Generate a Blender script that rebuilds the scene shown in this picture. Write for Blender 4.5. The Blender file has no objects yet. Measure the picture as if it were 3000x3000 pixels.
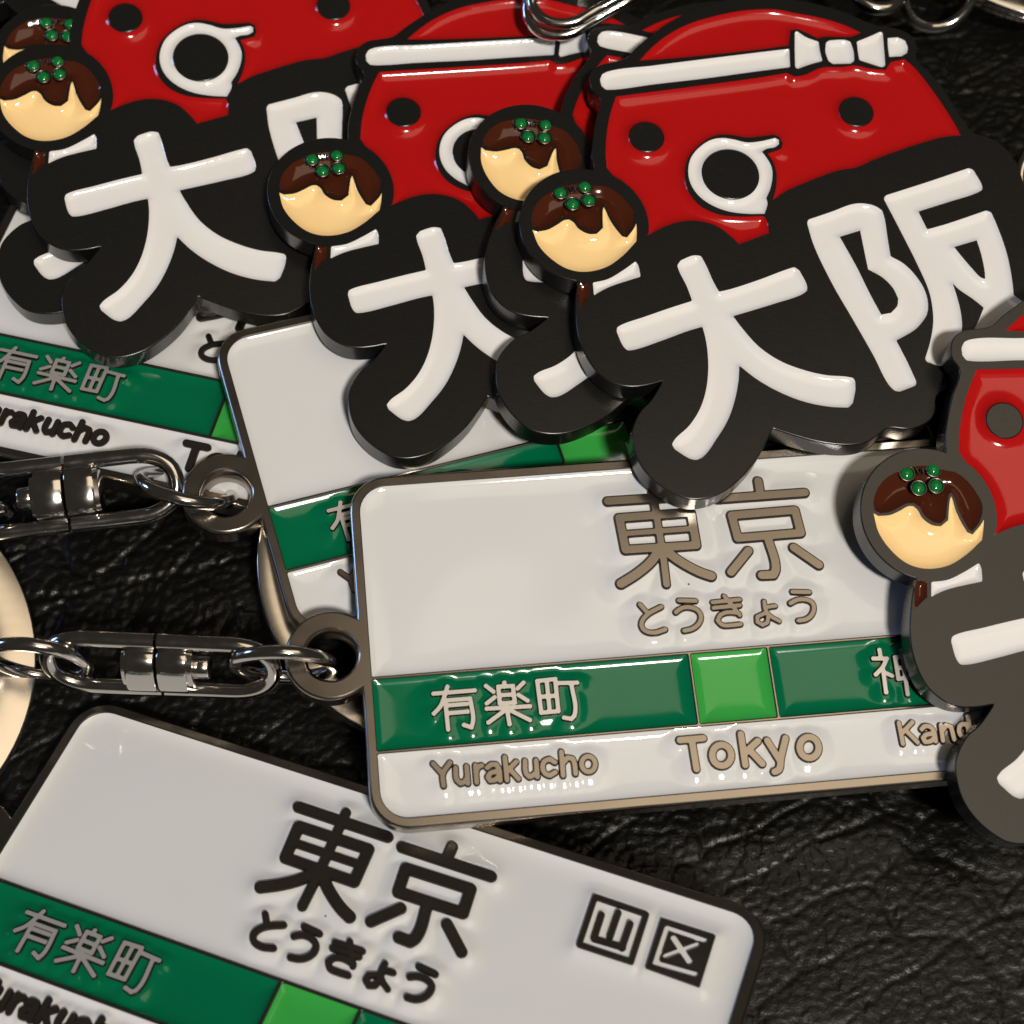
import bpy, math, json, random
import numpy as np
from mathutils import Vector, Matrix
from mathutils.geometry import delaunay_2d_cdt

MM = 0.001
scene = bpy.context.scene
col = scene.collection
CAM = json.loads('{"C":[0.0,-57.126,132.857],"M":[[0.999169,0.037443,0.0161],[-0.040758,0.917912,0.394685],[-0.0,0.395013,-0.918676]],"f":5023.4}')
SD = json.loads('{"H":27.82,"y1":-16.311,"y2":-21.98,"gw":6.107,"W":56.0,"letters":{"tou":[[[[-7.78,-3.52],[-0.433,-3.584]],0.33],[[[-7.056,-4.99],[-1.359,-4.983],[-1.298,-7.73],[-6.885,-7.664],[-7.056,-4.99]],0.33],[[[-4.19,-2.762],[-4.031,-8.251],[-4.056,-10.741]],0.27],[[[-7.001,-6.331],[-1.327,-6.335]],0.22],[[[-4.296,-7.926],[-4.985,-8.768],[-6.255,-9.694],[-7.571,-10.398]],0.36],[[[-3.737,-8.027],[-2.732,-8.979],[-1.335,-9.949],[-0.487,-10.344]],0.36]],"kyou":[[[[4.369,-2.739],[4.375,-3.693]],0.33],[[[0.9,-3.996],[7.934,-4.007]],0.33],[[[1.827,-5.478],[6.906,-5.427],[7.074,-7.359],[2.034,-7.402],[1.827,-5.478]],0.33],[[[4.414,-7.603],[4.604,-10.253],[4.365,-10.636],[3.462,-10.6]],0.33],[[[2.713,-8.513],[1.102,-10.148]],0.33],[[[6.32,-8.534],[8.067,-10.115]],0.33]],"to":[[[[-6.316,-12.204],[-5.88,-12.846]],0.19],[[[-4.697,-12.509],[-5.828,-13.036],[-6.367,-13.603],[-6.401,-14.03],[-6.159,-14.357],[-5.503,-14.535],[-4.624,-14.345]],0.19]],"u":[[[[-3.257,-12.121],[-1.985,-12.25]],0.19],[[[-3.631,-13.043],[-3.127,-12.74],[-2.389,-12.766],[-1.881,-13.08],[-1.755,-13.608],[-2.056,-14.164],[-2.555,-14.464],[-3.187,-14.568]],0.19]],"ki":[[[[-0.672,-12.484],[1.452,-12.424]],0.18],[[[-0.667,-12.934],[1.385,-12.896]],0.18],[[[0.294,-12.058],[0.809,-12.938],[1.257,-13.671]],0.18],[[[1.228,-13.519],[0.372,-13.379],[-0.259,-13.564],[-0.507,-13.977],[-0.214,-14.357],[0.458,-14.439],[1.231,-14.404]],0.18]],"yo":[[[[3.325,-12.73],[3.311,-13.42],[3.62,-13.95],[4.246,-14.402]],0.17],[[[3.42,-13.22],[4.14,-13.164]],0.17],[[[3.266,-13.676],[2.588,-13.919],[2.538,-14.337],[2.893,-14.608],[3.298,-14.463],[3.455,-13.929]],0.17]],"u2":[[[[5.657,-12.139],[6.959,-12.276]],0.19],[[[5.342,-13.054],[5.868,-12.826],[6.578,-12.852],[7.039,-13.124],[7.11,-13.574],[6.865,-14.096],[6.386,-14.425],[5.758,-14.492]],0.19]],"yama":[[[[15.545,-3.002],[19.417,-3.06],[19.527,-6.807],[15.685,-6.827],[15.545,-3.002]],0.13],[[[16.439,-4.15],[16.519,-6.065],[18.653,-5.985]],0.16],[[[17.5,-3.583],[17.537,-5.578]],0.16],[[[18.577,-4.114],[18.594,-6.067]],0.16]],"ku_box":[[20.484,-2.965],[24.506,-2.94],[24.548,-7.003],[20.586,-6.915]],"ku_groove":[[[[23.872,-3.569],[21.13,-3.55],[21.157,-6.316],[23.991,-6.182]],0.13],[[[21.762,-4.104],[23.376,-5.463]],0.13],[[[23.454,-4.057],[21.662,-5.587]],0.13]],"yuu":[[[[-22.689,-17.898],[-19.604,-17.907]],0.165],[[[-21.614,-17.453],[-21.925,-18.246],[-22.255,-18.908],[-22.785,-19.425]],0.165],[[[-21.831,-20.719],[-21.868,-18.502],[-19.994,-18.504],[-19.924,-20.23],[-20.102,-20.713],[-20.628,-20.481]],0.165],[[[-21.706,-18.892],[-20.273,-18.888]],0.165],[[[-21.696,-19.487],[-20.265,-19.484]],0.165]],"raku":[[[[-17.813,-17.775],[-16.71,-17.805],[-16.685,-19.099],[-17.814,-19.066],[-17.813,-17.775]],0.165],[[[-17.785,-18.44],[-16.714,-18.467]],0.165],[[[-17.325,-17.499],[-17.386,-17.811]],0.165],[[[-18.72,-17.635],[-18.214,-18.12]],0.165],[[[-18.785,-18.984],[-18.164,-18.565]],0.165],[[[-15.891,-17.62],[-16.362,-18.024]],0.165],[[[-16.352,-18.53],[-15.727,-19.024]],0.165],[[[-18.823,-19.388],[-15.589,-19.475]],0.165],[[[-17.362,-19.136],[-17.241,-20.709]],0.165],[[[-17.568,-19.683],[-18.801,-20.451]],0.165],[[[-17.077,-19.662],[-15.697,-20.53]],0.165]],"chou":[[[[-14.839,-17.582],[-13.476,-17.538],[-13.501,-20.03],[-14.79,-20.045],[-14.839,-17.582]],0.165],[[[-14.129,-17.579],[-14.146,-20.037]],0.165],[[[-14.815,-18.818],[-13.494,-18.835]],0.165],[[[-13.388,-17.863],[-11.854,-17.961]],0.165],[[[-12.29,-17.988],[-12.356,-20.503],[-12.593,-20.702],[-13.129,-20.562]],0.165]],"kan":[[[[11.601,-17.341],[11.597,-17.925]],0.165],[[[11.014,-17.978],[12.046,-18.064],[11.634,-18.688],[10.989,-19.239]],0.165],[[[11.608,-18.837],[11.523,-20.689]],0.165],[[[11.612,-19.09],[12.195,-19.441]],0.165],[[[12.703,-18.018],[13.854,-18.012],[13.77,-19.674],[12.664,-19.732],[12.703,-18.018]],0.165],[[[13.297,-17.508],[13.155,-20.977]],0.165],[[[12.672,-18.876],[13.82,-18.871]],0.165]],"da":[[[[14.887,-17.844],[17.158,-17.779],[16.949,-20.647],[14.687,-20.756],[14.887,-17.844]],0.165],[[[16.017,-17.837],[15.817,-20.701]],0.165],[[[14.786,-19.306],[17.024,-19.241]],0.165]],"Y":[[[[-23.16,-23.189],[-22.518,-24.037]],0.2],[[[-21.906,-23.229],[-22.518,-24.037],[-22.522,-24.894]],0.2]],"u_a":[[[[-21.533,-23.641],[-21.512,-24.571],[-21.264,-24.833],[-20.912,-24.692],[-20.756,-24.466]],0.2],[[[-20.714,-23.609],[-20.726,-24.88]],0.2]],"r":[[[[-20.066,-23.596],[-20.08,-24.868]],0.2],[[[-20.039,-24.047],[-19.835,-23.685],[-19.593,-23.637]],0.2]],"a_a":[[[[-19.203,-23.844],[-18.91,-23.628],[-18.504,-23.663],[-18.364,-23.986],[-18.348,-24.882]],0.2],[[[-18.417,-24.188],[-19.039,-24.272],[-19.233,-24.53],[-19.09,-24.817],[-18.679,-24.785],[-18.376,-24.467]],0.2]],"k_a":[[[[-17.841,-23.166],[-17.839,-24.893]],0.2],[[[-17.027,-23.584],[-17.809,-24.241]],0.2],[[[-17.555,-24.091],[-16.984,-24.864]],0.2]],"u_b":[[[[-16.375,-23.571],[-16.375,-24.573],[-16.159,-24.799],[-15.803,-24.658],[-15.65,-24.499]],0.2],[[[-15.557,-23.607],[-15.584,-24.849]],0.2]],"c":[[[[-14.178,-23.866],[-14.527,-23.593],[-14.953,-23.729],[-15.132,-24.129],[-15.013,-24.623],[-14.659,-24.826],[-14.226,-24.623]],0.2]],"h":[[[[-13.616,-23.115],[-13.676,-24.912]],0.2],[[[-13.65,-24.05],[-13.222,-23.602],[-12.821,-23.706],[-12.732,-24.13],[-12.745,-24.856]],0.2]],"o_a":[[[[-11.196,-24.212],[-11.225,-24.393],[-11.301,-24.557],[-11.416,-24.688],[-11.561,-24.773],[-11.72,-24.804],[-11.878,-24.777],[-12.02,-24.696],[-12.131,-24.569],[-12.202,-24.407],[-12.225,-24.226],[-12.197,-24.045],[-12.121,-23.88],[-12.006,-23.749],[-11.861,-23.663],[-11.701,-23.632],[-11.543,-23.659],[-11.401,-23.74],[-11.289,-23.869],[-11.219,-24.031],[-11.196,-24.212]],0.2]],"T":[[[[-4.678,-23.015],[-2.89,-23.013]],0.27],[[[-3.787,-23.029],[-3.73,-25.29]],0.27]],"o_b":[[[[-0.977,-24.409],[-1.024,-24.655],[-1.137,-24.878],[-1.305,-25.056],[-1.512,-25.172],[-1.737,-25.214],[-1.959,-25.178],[-2.155,-25.068],[-2.308,-24.894],[-2.401,-24.674],[-2.426,-24.429],[-2.381,-24.182],[-2.268,-23.958],[-2.1,-23.779],[-1.893,-23.663],[-1.667,-23.62],[-1.444,-23.656],[-1.247,-23.767],[-1.094,-23.941],[-1.001,-24.163],[-0.977,-24.409]],0.27]],"k_b":[[[[-0.035,-22.947],[-0.045,-25.303]],0.27],[[[1.172,-23.581],[-0.009,-24.442]],0.27],[[[0.454,-24.234],[1.246,-25.323]],0.27]],"y":[[[[1.88,-23.611],[2.547,-25.096]],0.27],[[[3.287,-23.545],[2.669,-25.107],[2.428,-25.857],[2.065,-26.01]],0.27]],"o_c":[[[[5.683,-24.395],[5.631,-24.643],[5.513,-24.867],[5.34,-25.046],[5.13,-25.162],[4.902,-25.204],[4.679,-25.168],[4.482,-25.057],[4.332,-24.883],[4.241,-24.662],[4.221,-24.416],[4.271,-24.168],[4.389,-23.943],[4.562,-23.763],[4.773,-23.646],[5.002,-23.603],[5.226,-23.64],[5.423,-23.751],[5.574,-23.926],[5.663,-24.148],[5.683,-24.395]],0.27]],"K":[[[[12.069,-23.119],[12.091,-24.741]],0.19],[[[13.121,-23.159],[12.112,-23.959]],0.19],[[[12.495,-23.746],[13.224,-24.717]],0.19]],"a_b":[[[[13.725,-23.753],[13.96,-23.552],[14.348,-23.585],[14.589,-23.877],[14.616,-24.763]],0.19],[[[14.533,-24.167],[13.933,-24.214],[13.694,-24.439],[13.785,-24.741],[14.229,-24.73],[14.575,-24.466]],0.19]],"n":[[[[15.236,-23.587],[15.182,-24.763]],0.19],[[[15.216,-24.078],[15.625,-23.621],[15.995,-23.751],[16.049,-24.74]],0.19]],"d":[[[[17.28,-24.12],[17.247,-24.278],[17.181,-24.421],[17.088,-24.535],[16.978,-24.609],[16.861,-24.635],[16.75,-24.612],[16.653,-24.541],[16.583,-24.429],[16.544,-24.288],[16.54,-24.131],[16.574,-23.973],[16.64,-23.829],[16.732,-23.715],[16.843,-23.641],[16.959,-23.614],[17.071,-23.638],[17.168,-23.709],[17.239,-23.821],[17.277,-23.963],[17.28,-24.12]],0.19],[[[17.433,-22.984],[17.407,-24.611]],0.19]],"a_c":[[[[17.849,-23.762],[18.087,-23.56],[18.477,-23.593],[18.716,-23.886],[18.733,-24.775]],0.19],[[[18.657,-24.177],[18.053,-24.224],[17.81,-24.449],[17.898,-24.752],[18.345,-24.741],[18.695,-24.476]],0.19]]},"tab":[-30.119,-14.211]}')
OD = json.loads('{"outline":[[0.746,14.095],[0.99,14.998],[1.685,15.658],[2.754,16.016],[3.828,16.429],[4.772,17.523],[6.192,18.958],[7.618,20.221],[8.885,21.116],[10.47,22.032],[12.368,22.783],[14.578,23.331],[15.835,23.474],[17.497,23.526],[19.361,23.253],[21.373,22.838],[23.369,22.198],[25.036,21.412],[26.102,21.004],[27.033,20.868],[28.114,20.646],[29.084,20.049],[29.505,18.965],[29.343,17.675],[30.386,16.27],[31.345,14.87],[32.306,12.763],[33.079,11.199],[33.541,10.424],[34.584,10.066],[35.754,9.467],[36.577,8.539],[37.195,7.17],[37.499,5.105],[37.457,2.706],[37.149,-0.682],[37.109,-3.673],[37.873,-5.45],[38.483,-7.218],[38.03,-9.168],[36.532,-10.656],[34.824,-11.506],[33.206,-12.976],[31.102,-13.67],[29.054,-13.891],[28.123,-14.579],[27.842,-16.057],[27.045,-16.927],[25.564,-17.506],[23.854,-17.511],[22.945,-18.193],[22.049,-18.75],[20.754,-19.029],[18.643,-18.924],[16.422,-18.383],[14.625,-17.799],[14.05,-18.98],[13.195,-20.506],[11.783,-22.182],[10.482,-23.25],[8.934,-23.878],[7.692,-23.939],[6.741,-23.612],[5.393,-22.796],[4.194,-21.5],[3.573,-20.03],[3.385,-18.838],[3.61,-17.777],[4.205,-16.547],[4.929,-15.762],[5.522,-14.825],[5.974,-13.964],[4.976,-14.304],[3.562,-14.548],[2.442,-14.384],[1.056,-13.582],[0.234,-12.526],[-0.443,-10.991],[-0.757,-9.432],[-0.816,-7.852],[-0.733,-6.254],[-0.637,-5.641],[-0.591,-5.287],[-1.214,-5.18],[-1.821,-4.999],[-2.401,-4.747],[-2.948,-4.429],[-3.453,-4.047],[-3.909,-3.609],[-4.31,-3.119],[-4.65,-2.585],[-4.924,-2.015],[-5.128,-1.416],[-5.26,-0.797],[-5.317,-0.167],[-5.3,0.466],[-5.207,1.092],[-5.04,1.703],[-4.802,2.289],[-4.497,2.843],[-4.127,3.357],[-3.699,3.823],[-3.219,4.235],[-2.694,4.588],[-2.13,4.875],[-1.536,5.093],[-0.92,5.24],[-0.292,5.312],[0.341,5.309],[0.969,5.231],[0.824,6.6],[0.933,8.324],[1.191,10.07],[1.603,11.839],[1.496,12.45],[0.952,13.042]],"hole_left":[[21.265,-0.308],[23.023,0.347],[23.234,-1.725],[23.407,-3.285],[24.532,-3.981],[25.338,-4.931],[25.698,-5.894],[25.569,-6.546],[25.0,-7.212],[24.179,-7.402],[23.502,-5.811],[22.403,-2.912]],"hole_right":[[30.868,-0.895],[32.843,-0.182],[33.081,-1.508],[33.209,-3.16],[33.173,-3.788],[32.858,-3.668],[32.195,-2.869],[31.413,-1.739]],"cells":{"red_face":[[2.971,12.521],[9.208,13.761],[15.369,15.026],[17.781,15.612],[18.453,15.285],[19.233,15.449],[20.924,16.309],[22.637,16.467],[23.891,16.674],[25.267,16.416],[26.504,16.35],[27.04,17.195],[28.237,17.528],[28.886,16.923],[30.252,14.817],[31.434,12.544],[32.072,11.152],[32.5,10.024],[31.016,9.78],[28.959,9.072],[26.584,8.093],[24.689,7.227],[23.267,6.473],[21.576,6.055],[20.023,5.386],[18.473,4.636],[17.08,3.895],[15.864,2.996],[16.187,4.197],[16.298,5.568],[16.103,6.589],[15.673,7.467],[16.243,7.7],[16.862,7.971],[17.014,8.498],[16.78,9.132],[16.263,9.335],[15.346,9.154],[13.977,8.952],[12.78,9.124],[11.727,9.128],[10.654,8.679],[9.562,7.678],[8.846,6.613],[8.538,5.231],[8.662,3.877],[9.207,2.718],[10.059,1.913],[11.363,1.38],[12.834,1.273],[14.986,1.411],[15.256,0.953],[15.337,-0.211],[12.775,-1.341],[12.008,-0.51],[10.873,0.358],[9.418,0.716],[7.943,0.572],[6.604,0.019],[5.56,-0.602],[4.994,-0.955],[5.315,-0.689],[5.36,0.021],[5.31,0.732],[5.166,1.429],[4.931,2.101],[4.609,2.736],[4.206,3.323],[3.728,3.851],[3.185,4.311],[2.585,4.695],[1.997,5.457],[1.947,7.165],[2.23,9.77],[2.646,11.538]],"red_dome":[[5.069,16.24],[6.148,17.593],[7.415,18.839],[9.468,20.226],[11.828,21.179],[14.19,21.859],[15.759,22.091],[17.104,22.163],[19.115,21.842],[21.124,21.485],[22.962,20.933],[24.623,20.132],[23.806,19.666],[22.551,19.565],[21.3,19.5],[20.742,19.306],[20.066,19.675],[19.009,20.173],[18.408,20.012],[18.124,18.422],[15.527,17.888],[12.419,17.332],[9.331,16.814],[7.026,16.464]],"mouth":[[15.38,2.605],[15.072,1.616],[13.588,1.555],[11.971,1.74],[10.521,2.352],[9.524,3.237],[8.95,4.398],[8.849,5.586],[9.152,6.798],[9.944,7.868],[10.951,8.606],[11.863,8.821],[12.761,8.74],[13.952,8.482],[15.014,8.617],[16.396,9.027],[16.689,8.866],[16.708,8.432],[16.343,8.121],[15.577,7.896],[15.185,7.618],[15.53,7.081],[15.902,6.237],[15.958,5.382],[15.738,4.178],[15.305,3.108]],"headband":[[2.275,14.972],[1.815,14.682],[1.622,14.138],[1.714,13.521],[2.082,13.132],[2.685,13.161],[6.179,13.863],[10.769,14.711],[15.404,15.675],[18.126,16.206],[18.166,18.114],[15.512,17.615],[10.857,16.71],[6.242,15.795]],"bow_left":[[18.755,19.847],[18.936,20.003],[19.736,19.383],[20.797,18.979],[20.853,17.976],[21.002,16.983],[19.861,16.564],[18.748,16.057],[18.559,16.228],[18.642,18.047]],"knot":[[21.446,18.921],[21.743,19.156],[23.154,19.283],[23.61,19.123],[23.815,18.126],[23.801,17.124],[23.438,16.833],[21.881,16.719],[21.514,17.009],[21.32,18.0]],"bow_right":[[24.158,19.151],[25.377,19.766],[26.36,20.315],[26.554,20.195],[26.536,18.631],[26.51,16.804],[26.211,16.572],[25.152,16.918],[24.245,17.237],[24.19,18.145]],"band_end":[[26.933,19.662],[27.885,19.803],[28.483,19.465],[28.655,18.738],[28.528,18.182],[28.029,17.828],[26.927,17.699],[26.896,18.649]],"glyph_big":[[7.569,-3.519],[7.879,-3.017],[8.991,-2.516],[9.573,-2.542],[9.972,-3.427],[10.488,-4.871],[10.91,-5.794],[11.762,-5.552],[14.285,-4.567],[16.686,-3.498],[17.287,-3.278],[17.677,-3.591],[18.226,-5.07],[18.17,-5.478],[17.71,-5.819],[15.621,-6.653],[13.402,-7.472],[11.96,-7.986],[12.602,-8.967],[13.949,-10.661],[15.6,-11.862],[17.418,-12.585],[19.254,-12.994],[20.827,-13.068],[21.423,-13.158],[21.562,-13.418],[21.534,-14.165],[21.225,-15.412],[20.838,-15.809],[19.344,-15.778],[17.237,-15.381],[15.157,-14.521],[13.507,-13.49],[12.254,-12.41],[12.117,-13.69],[11.784,-15.243],[11.128,-17.098],[10.135,-18.792],[8.947,-20.401],[8.449,-20.669],[7.966,-20.578],[6.746,-19.791],[6.552,-19.377],[6.849,-18.888],[7.939,-17.8],[8.838,-16.405],[9.398,-14.856],[9.686,-13.148],[9.734,-11.431],[9.61,-10.02],[9.41,-9.031],[8.275,-9.434],[6.098,-10.377],[3.796,-11.286],[3.297,-11.365],[3.021,-11.108],[2.446,-9.715],[2.499,-9.319],[2.861,-9.069],[4.739,-8.29],[6.92,-7.384],[8.673,-6.712],[8.291,-5.438],[7.696,-4.002]],"glyph_slope_left":[[18.602,0.888],[18.728,1.229],[20.843,2.106],[22.542,2.852],[23.45,2.975],[24.483,2.764],[25.05,2.364],[25.206,1.526],[25.292,-0.147],[25.408,-1.972],[26.423,-2.594],[27.363,-3.71],[27.986,-4.996],[28.163,-6.291],[28.007,-7.186],[27.709,-7.718],[26.925,-8.628],[25.226,-9.724],[25.943,-11.521],[26.574,-13.383],[26.474,-13.698],[25.127,-14.285],[24.701,-14.221],[24.308,-13.767],[23.224,-11.138],[21.737,-7.849],[20.35,-4.829],[18.988,-1.103],[18.675,0.423]],"glyph_slope_right":[[25.261,3.475],[25.471,3.824],[29.382,5.36],[32.869,6.807],[33.235,6.649],[33.841,5.121],[33.827,4.691],[33.388,4.415],[30.708,3.363],[28.129,2.372],[28.728,0.694],[30.513,1.321],[33.973,2.732],[34.377,2.545],[34.837,0.905],[35.32,-1.588],[35.468,-4.064],[35.445,-5.212],[36.062,-5.68],[37.358,-6.691],[36.716,-8.41],[35.641,-8.126],[34.745,-7.544],[33.327,-9.089],[31.504,-11.141],[30.772,-11.165],[30.258,-10.469],[31.862,-8.338],[32.79,-6.481],[31.912,-5.667],[30.813,-4.81],[30.415,-4.334],[30.709,-5.874],[30.845,-7.488],[30.778,-8.456],[30.297,-10.07],[29.411,-11.684],[28.519,-11.902],[27.535,-11.556],[27.444,-11.275],[27.984,-9.83],[28.411,-8.057],[28.487,-6.765],[28.341,-5.146],[27.6,-2.714],[26.639,-0.094]],"sauce":[[-4.2,-0.411],[-4.321,0.213],[-4.13,1.249],[-3.522,2.29],[-2.74,2.929],[-2.214,3.308],[-0.993,3.734],[-0.167,3.875],[0.959,3.732],[1.941,3.652],[2.96,3.027],[3.715,2.142],[4.105,1.488],[4.169,0.924],[3.991,0.035],[3.494,-0.833],[3.211,-0.738],[2.749,-0.031],[2.28,0.75],[1.947,1.556],[1.638,1.994],[1.444,1.788],[1.379,0.742],[1.371,-0.119],[0.991,-0.61],[0.439,-0.617],[-0.283,-0.196],[-0.718,0.446],[-1.176,0.642],[-1.722,0.55],[-2.377,0.082],[-3.031,-0.371],[-3.703,-0.584]],"batter":[[-4.248,-0.661],[-3.822,-0.818],[-2.945,-0.585],[-2.223,-0.121],[-1.569,0.361],[-1.214,0.42],[-0.864,0.179],[-0.432,-0.421],[0.387,-0.854],[1.035,-0.831],[1.561,-0.258],[1.557,0.772],[1.604,1.498],[1.672,1.711],[1.819,1.391],[2.125,0.58],[2.598,-0.256],[3.116,-0.967],[3.538,-1.068],[4.167,-0.107],[4.334,0.307],[4.357,-0.475],[4.292,-1.411],[3.077,-2.845],[1.774,-3.877],[0.029,-4.39],[-1.355,-4.198],[-2.652,-3.372],[-3.713,-2.136]],"stick":[[-0.687,-5.42],[0.295,-5.399],[0.385,-6.609],[0.082,-6.936],[-0.509,-7.752]],"ribbon":[[0.619,-5.345],[1.851,-4.975],[3.161,-4.087],[4.177,-3.244],[4.363,-3.579],[4.544,-4.672],[3.233,-5.167],[1.905,-5.734],[1.119,-6.211],[0.693,-6.531]]},"eyes":[[5.44,8.616],[23.579,11.961]],"mouthc":[12.397,5.313],"dots":[[-1.884,3.002],[0.154,3.682],[-0.888,1.971],[0.457,2.386]],"eye_r":1.541,"mouth_r":2.443}')
POSES = json.loads('{"A":[[0.98999,-0.13615,0.03725,0.13741,0.98994,-0.03371,-0.03229,0.03849,0.99874],[14.713,1.699,9.393]],"B":[[0.93895,-0.33616,0.07324,0.33642,0.94167,0.00915,-0.07205,0.01605,0.99727],[0.689,20.86,5.757]],"C":[[0.98184,0.18934,0.01136,-0.18918,0.97311,0.13137,0.01382,-0.13113,0.99127],[-17.981,24.205,2.363]],"D":[[0.9431,0.32473,-0.07151,-0.29601,0.9179,0.26427,0.15145,-0.22806,0.96179],[-6.609,-26.335,6.228]],"O0":[[0.96005,0.27116,0.06911,-0.26671,0.96143,-0.06725,-0.08468,0.04613,0.99534],[-42.746,39.386,7.541]],"O1":[[0.99628,0.00718,0.08585,-0.00015,0.99667,-0.08158,-0.08615,0.08127,0.99296],[-41.511,33.251,9.747]],"O2":[[0.99743,0.02718,0.06633,-0.02562,0.99938,-0.02431,-0.06695,0.02255,0.9975],[-16.454,24.523,10.109]],"O3":[[0.95571,0.27671,0.10027,-0.27507,0.96095,-0.03016,-0.1047,0.00124,0.9945],[0.383,27.715,11.543]],"O4":[[0.99741,-0.04097,0.05904,0.0432,0.99838,-0.03705,-0.05742,0.0395,0.99757],[4.925,20.127,13.335]],"O5":[[0.9924,0.104,0.06577,-0.0959,0.98859,-0.11616,-0.07709,0.10897,0.99105],[31.887,-4.169,12.645]]}')

# ------------------------------------------------------------------ camera
cd = bpy.data.cameras.new('camera'); cam = bpy.data.objects.new('camera', cd); col.objects.link(cam)
r_, u_, f_ = [Vector(r) for r in CAM['M']]
mw = Matrix((r_, u_, -f_)).transposed().to_4x4(); mw.translation = Vector(CAM['C']) * MM
cam.matrix_world = mw
cd.sensor_width = 36; cd.sensor_fit = 'HORIZONTAL'; cd.lens = 36 * CAM['f'] / 3000
cd.clip_start = 0.005; cd.clip_end = 20
cd.dof.use_dof = True; cd.dof.focus_distance = 0.136; cd.dof.aperture_fstop = 50
scene.camera = cam
# ------------------------------------------------------------------ light
w = bpy.data.worlds.new('World'); scene.world = w; w.use_nodes = True
bg = w.node_tree.nodes['Background']; bg.inputs[0].default_value = (1.0, 0.90, 0.76, 1); bg.inputs[1].default_value = 0.035
def area(name, loc, target, size, power, color, shape='SQUARE', size_y=None):
    l = bpy.data.lights.new(name, 'AREA'); l.shape = shape; l.size = size
    if size_y: l.size_y = size_y
    l.energy = power; l.color = color
    o = bpy.data.objects.new(name, l); col.objects.link(o); o.location = loc
    o.rotation_euler = (Vector(target) - Vector(loc)).to_track_quat('-Z', 'Y').to_euler()
    return o
area('ceiling_lamp', (0.26, -0.48, 0.95), (0, 0, 0), 0.13, 11.2, (1.0, 0.93, 0.84), 'DISK')
area('ceiling_glow', (0.42, 0.07, 1.2), (0.0, 0, 0), 0.72, 2.3, (1.0, 0.82, 0.60), 'SQUARE')
area('window_glow', (-0.74, 0.22, 0.22), (0, 0, 0), 0.20, 1.1, (0.28, 0.50, 1.0), 'RECTANGLE', 0.16)
vs = scene.view_settings; vs.view_transform = 'Standard'; vs.look = 'None'; vs.exposure = 0; vs.gamma = 1; vs.use_curve_mapping = False
scene.render.engine = 'CYCLES'
scene.cycles.use_denoising = True
try: scene.cycles.denoiser = 'OPENIMAGEDENOISE'
except Exception: pass
scene.cycles.max_bounces = 8
scene.cycles.caustics_reflective = False; scene.cycles.caustics_refractive = False

# ------------------------------------------------------------------ materials
def mat(name, color, rough, metal=0.0, coat=0.0, coat_rough=0.05, spec=0.5, bump=0.0, bscale=400, var=0.0, rvar=0.0, streak=None):
    m = bpy.data.materials.new(name); m.use_nodes = True
    nt = m.node_tree; p = nt.nodes['Principled BSDF']
    p.inputs['Base Color'].default_value = (*color, 1); p.inputs['Roughness'].default_value = rough
    p.inputs['Metallic'].default_value = metal; p.inputs['Coat Weight'].default_value = coat
    p.inputs['Coat Roughness'].default_value = coat_rough; p.inputs['Specular IOR Level'].default_value = spec
    tc = nt.nodes.new('ShaderNodeTexCoord'); mp = nt.nodes.new('ShaderNodeMapping'); nt.links.new(tc.outputs['Object'], mp.inputs[0])
    if streak: mp.inputs['Scale'].default_value = streak
    def noise(s, det=3.0):
        n = nt.nodes.new('ShaderNodeTexNoise'); n.inputs['Scale'].default_value = s; n.inputs['Detail'].default_value = det
        nt.links.new(mp.outputs[0], n.inputs['Vector']); return n
    if var:
        n = noise(bscale * 0.35, 1.5); mx = nt.nodes.new('ShaderNodeMix'); mx.data_type = 'RGBA'
        mx.inputs['A'].default_value = (*[c * (1 - var) for c in color], 1); mx.inputs['B'].default_value = (*[min(1, c * (1 + var)) for c in color], 1)
        nt.links.new(n.outputs['Fac'], mx.inputs['Factor']); nt.links.new(mx.outputs['Result'], p.inputs['Base Color'])
    if rvar:
        n = noise(bscale, 1.5); mr = nt.nodes.new('ShaderNodeMapRange'); mr.inputs['From Min'].default_value = .35; mr.inputs['From Max'].default_value = .65
        mr.inputs['To Min'].default_value = max(.02, rough - rvar); mr.inputs['To Max'].default_value = rough + rvar
        nt.links.new(n.outputs['Fac'], mr.inputs['Value']); nt.links.new(mr.outputs[0], p.inputs['Roughness'])
    if bump:
        n = noise(bscale, 4); b = nt.nodes.new('ShaderNodeBump'); b.inputs['Strength'].default_value = 1.0; b.inputs['Distance'].default_value = bump
        nt.links.new(n.outputs['Fac'], b.inputs['Height']); nt.links.new(b.outputs[0], p.inputs['Normal'])
    return m
EN = dict(rough=0.075, spec=0.5, bump=2.5e-6, bscale=500, var=0.02)
M = {}
M['black'] = mat('black_plating', (0.0075, 0.0072, 0.0066), 0.26, 0.0, spec=0.6, bscale=300, rvar=0.018, streak=(3, 45, 1))
M['nickel'] = mat('brushed_nickel', (0.38, 0.335, 0.285), 0.24, 1.0, bscale=300, var=0.03, rvar=0.02)
M['chrome'] = mat('polished_steel', (0.60, 0.57, 0.53), 0.13, 1.0, bump=5e-7, bscale=900, var=0.05, rvar=0.03)
M['steel'] = mat('satin_steel', (0.72, 0.66, 0.57), 0.22, 1.0, bscale=200, var=0.02, rvar=0.015)
M['bright'] = mat('silver_letter', (0.72, 0.69, 0.64), 0.42, 0.75)
M['dark_edge'] = mat('dark_edge_metal', (0.030, 0.024, 0.020), 0.38, 0.6)  # darker outline colour for letter bevels, letter walls and enamel cell edges
M['red'] = mat('red_enamel', (0.40, 0.006, 0.006), **EN)
M['white'] = mat('white_enamel', (0.74, 0.73, 0.725), **EN)
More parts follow.
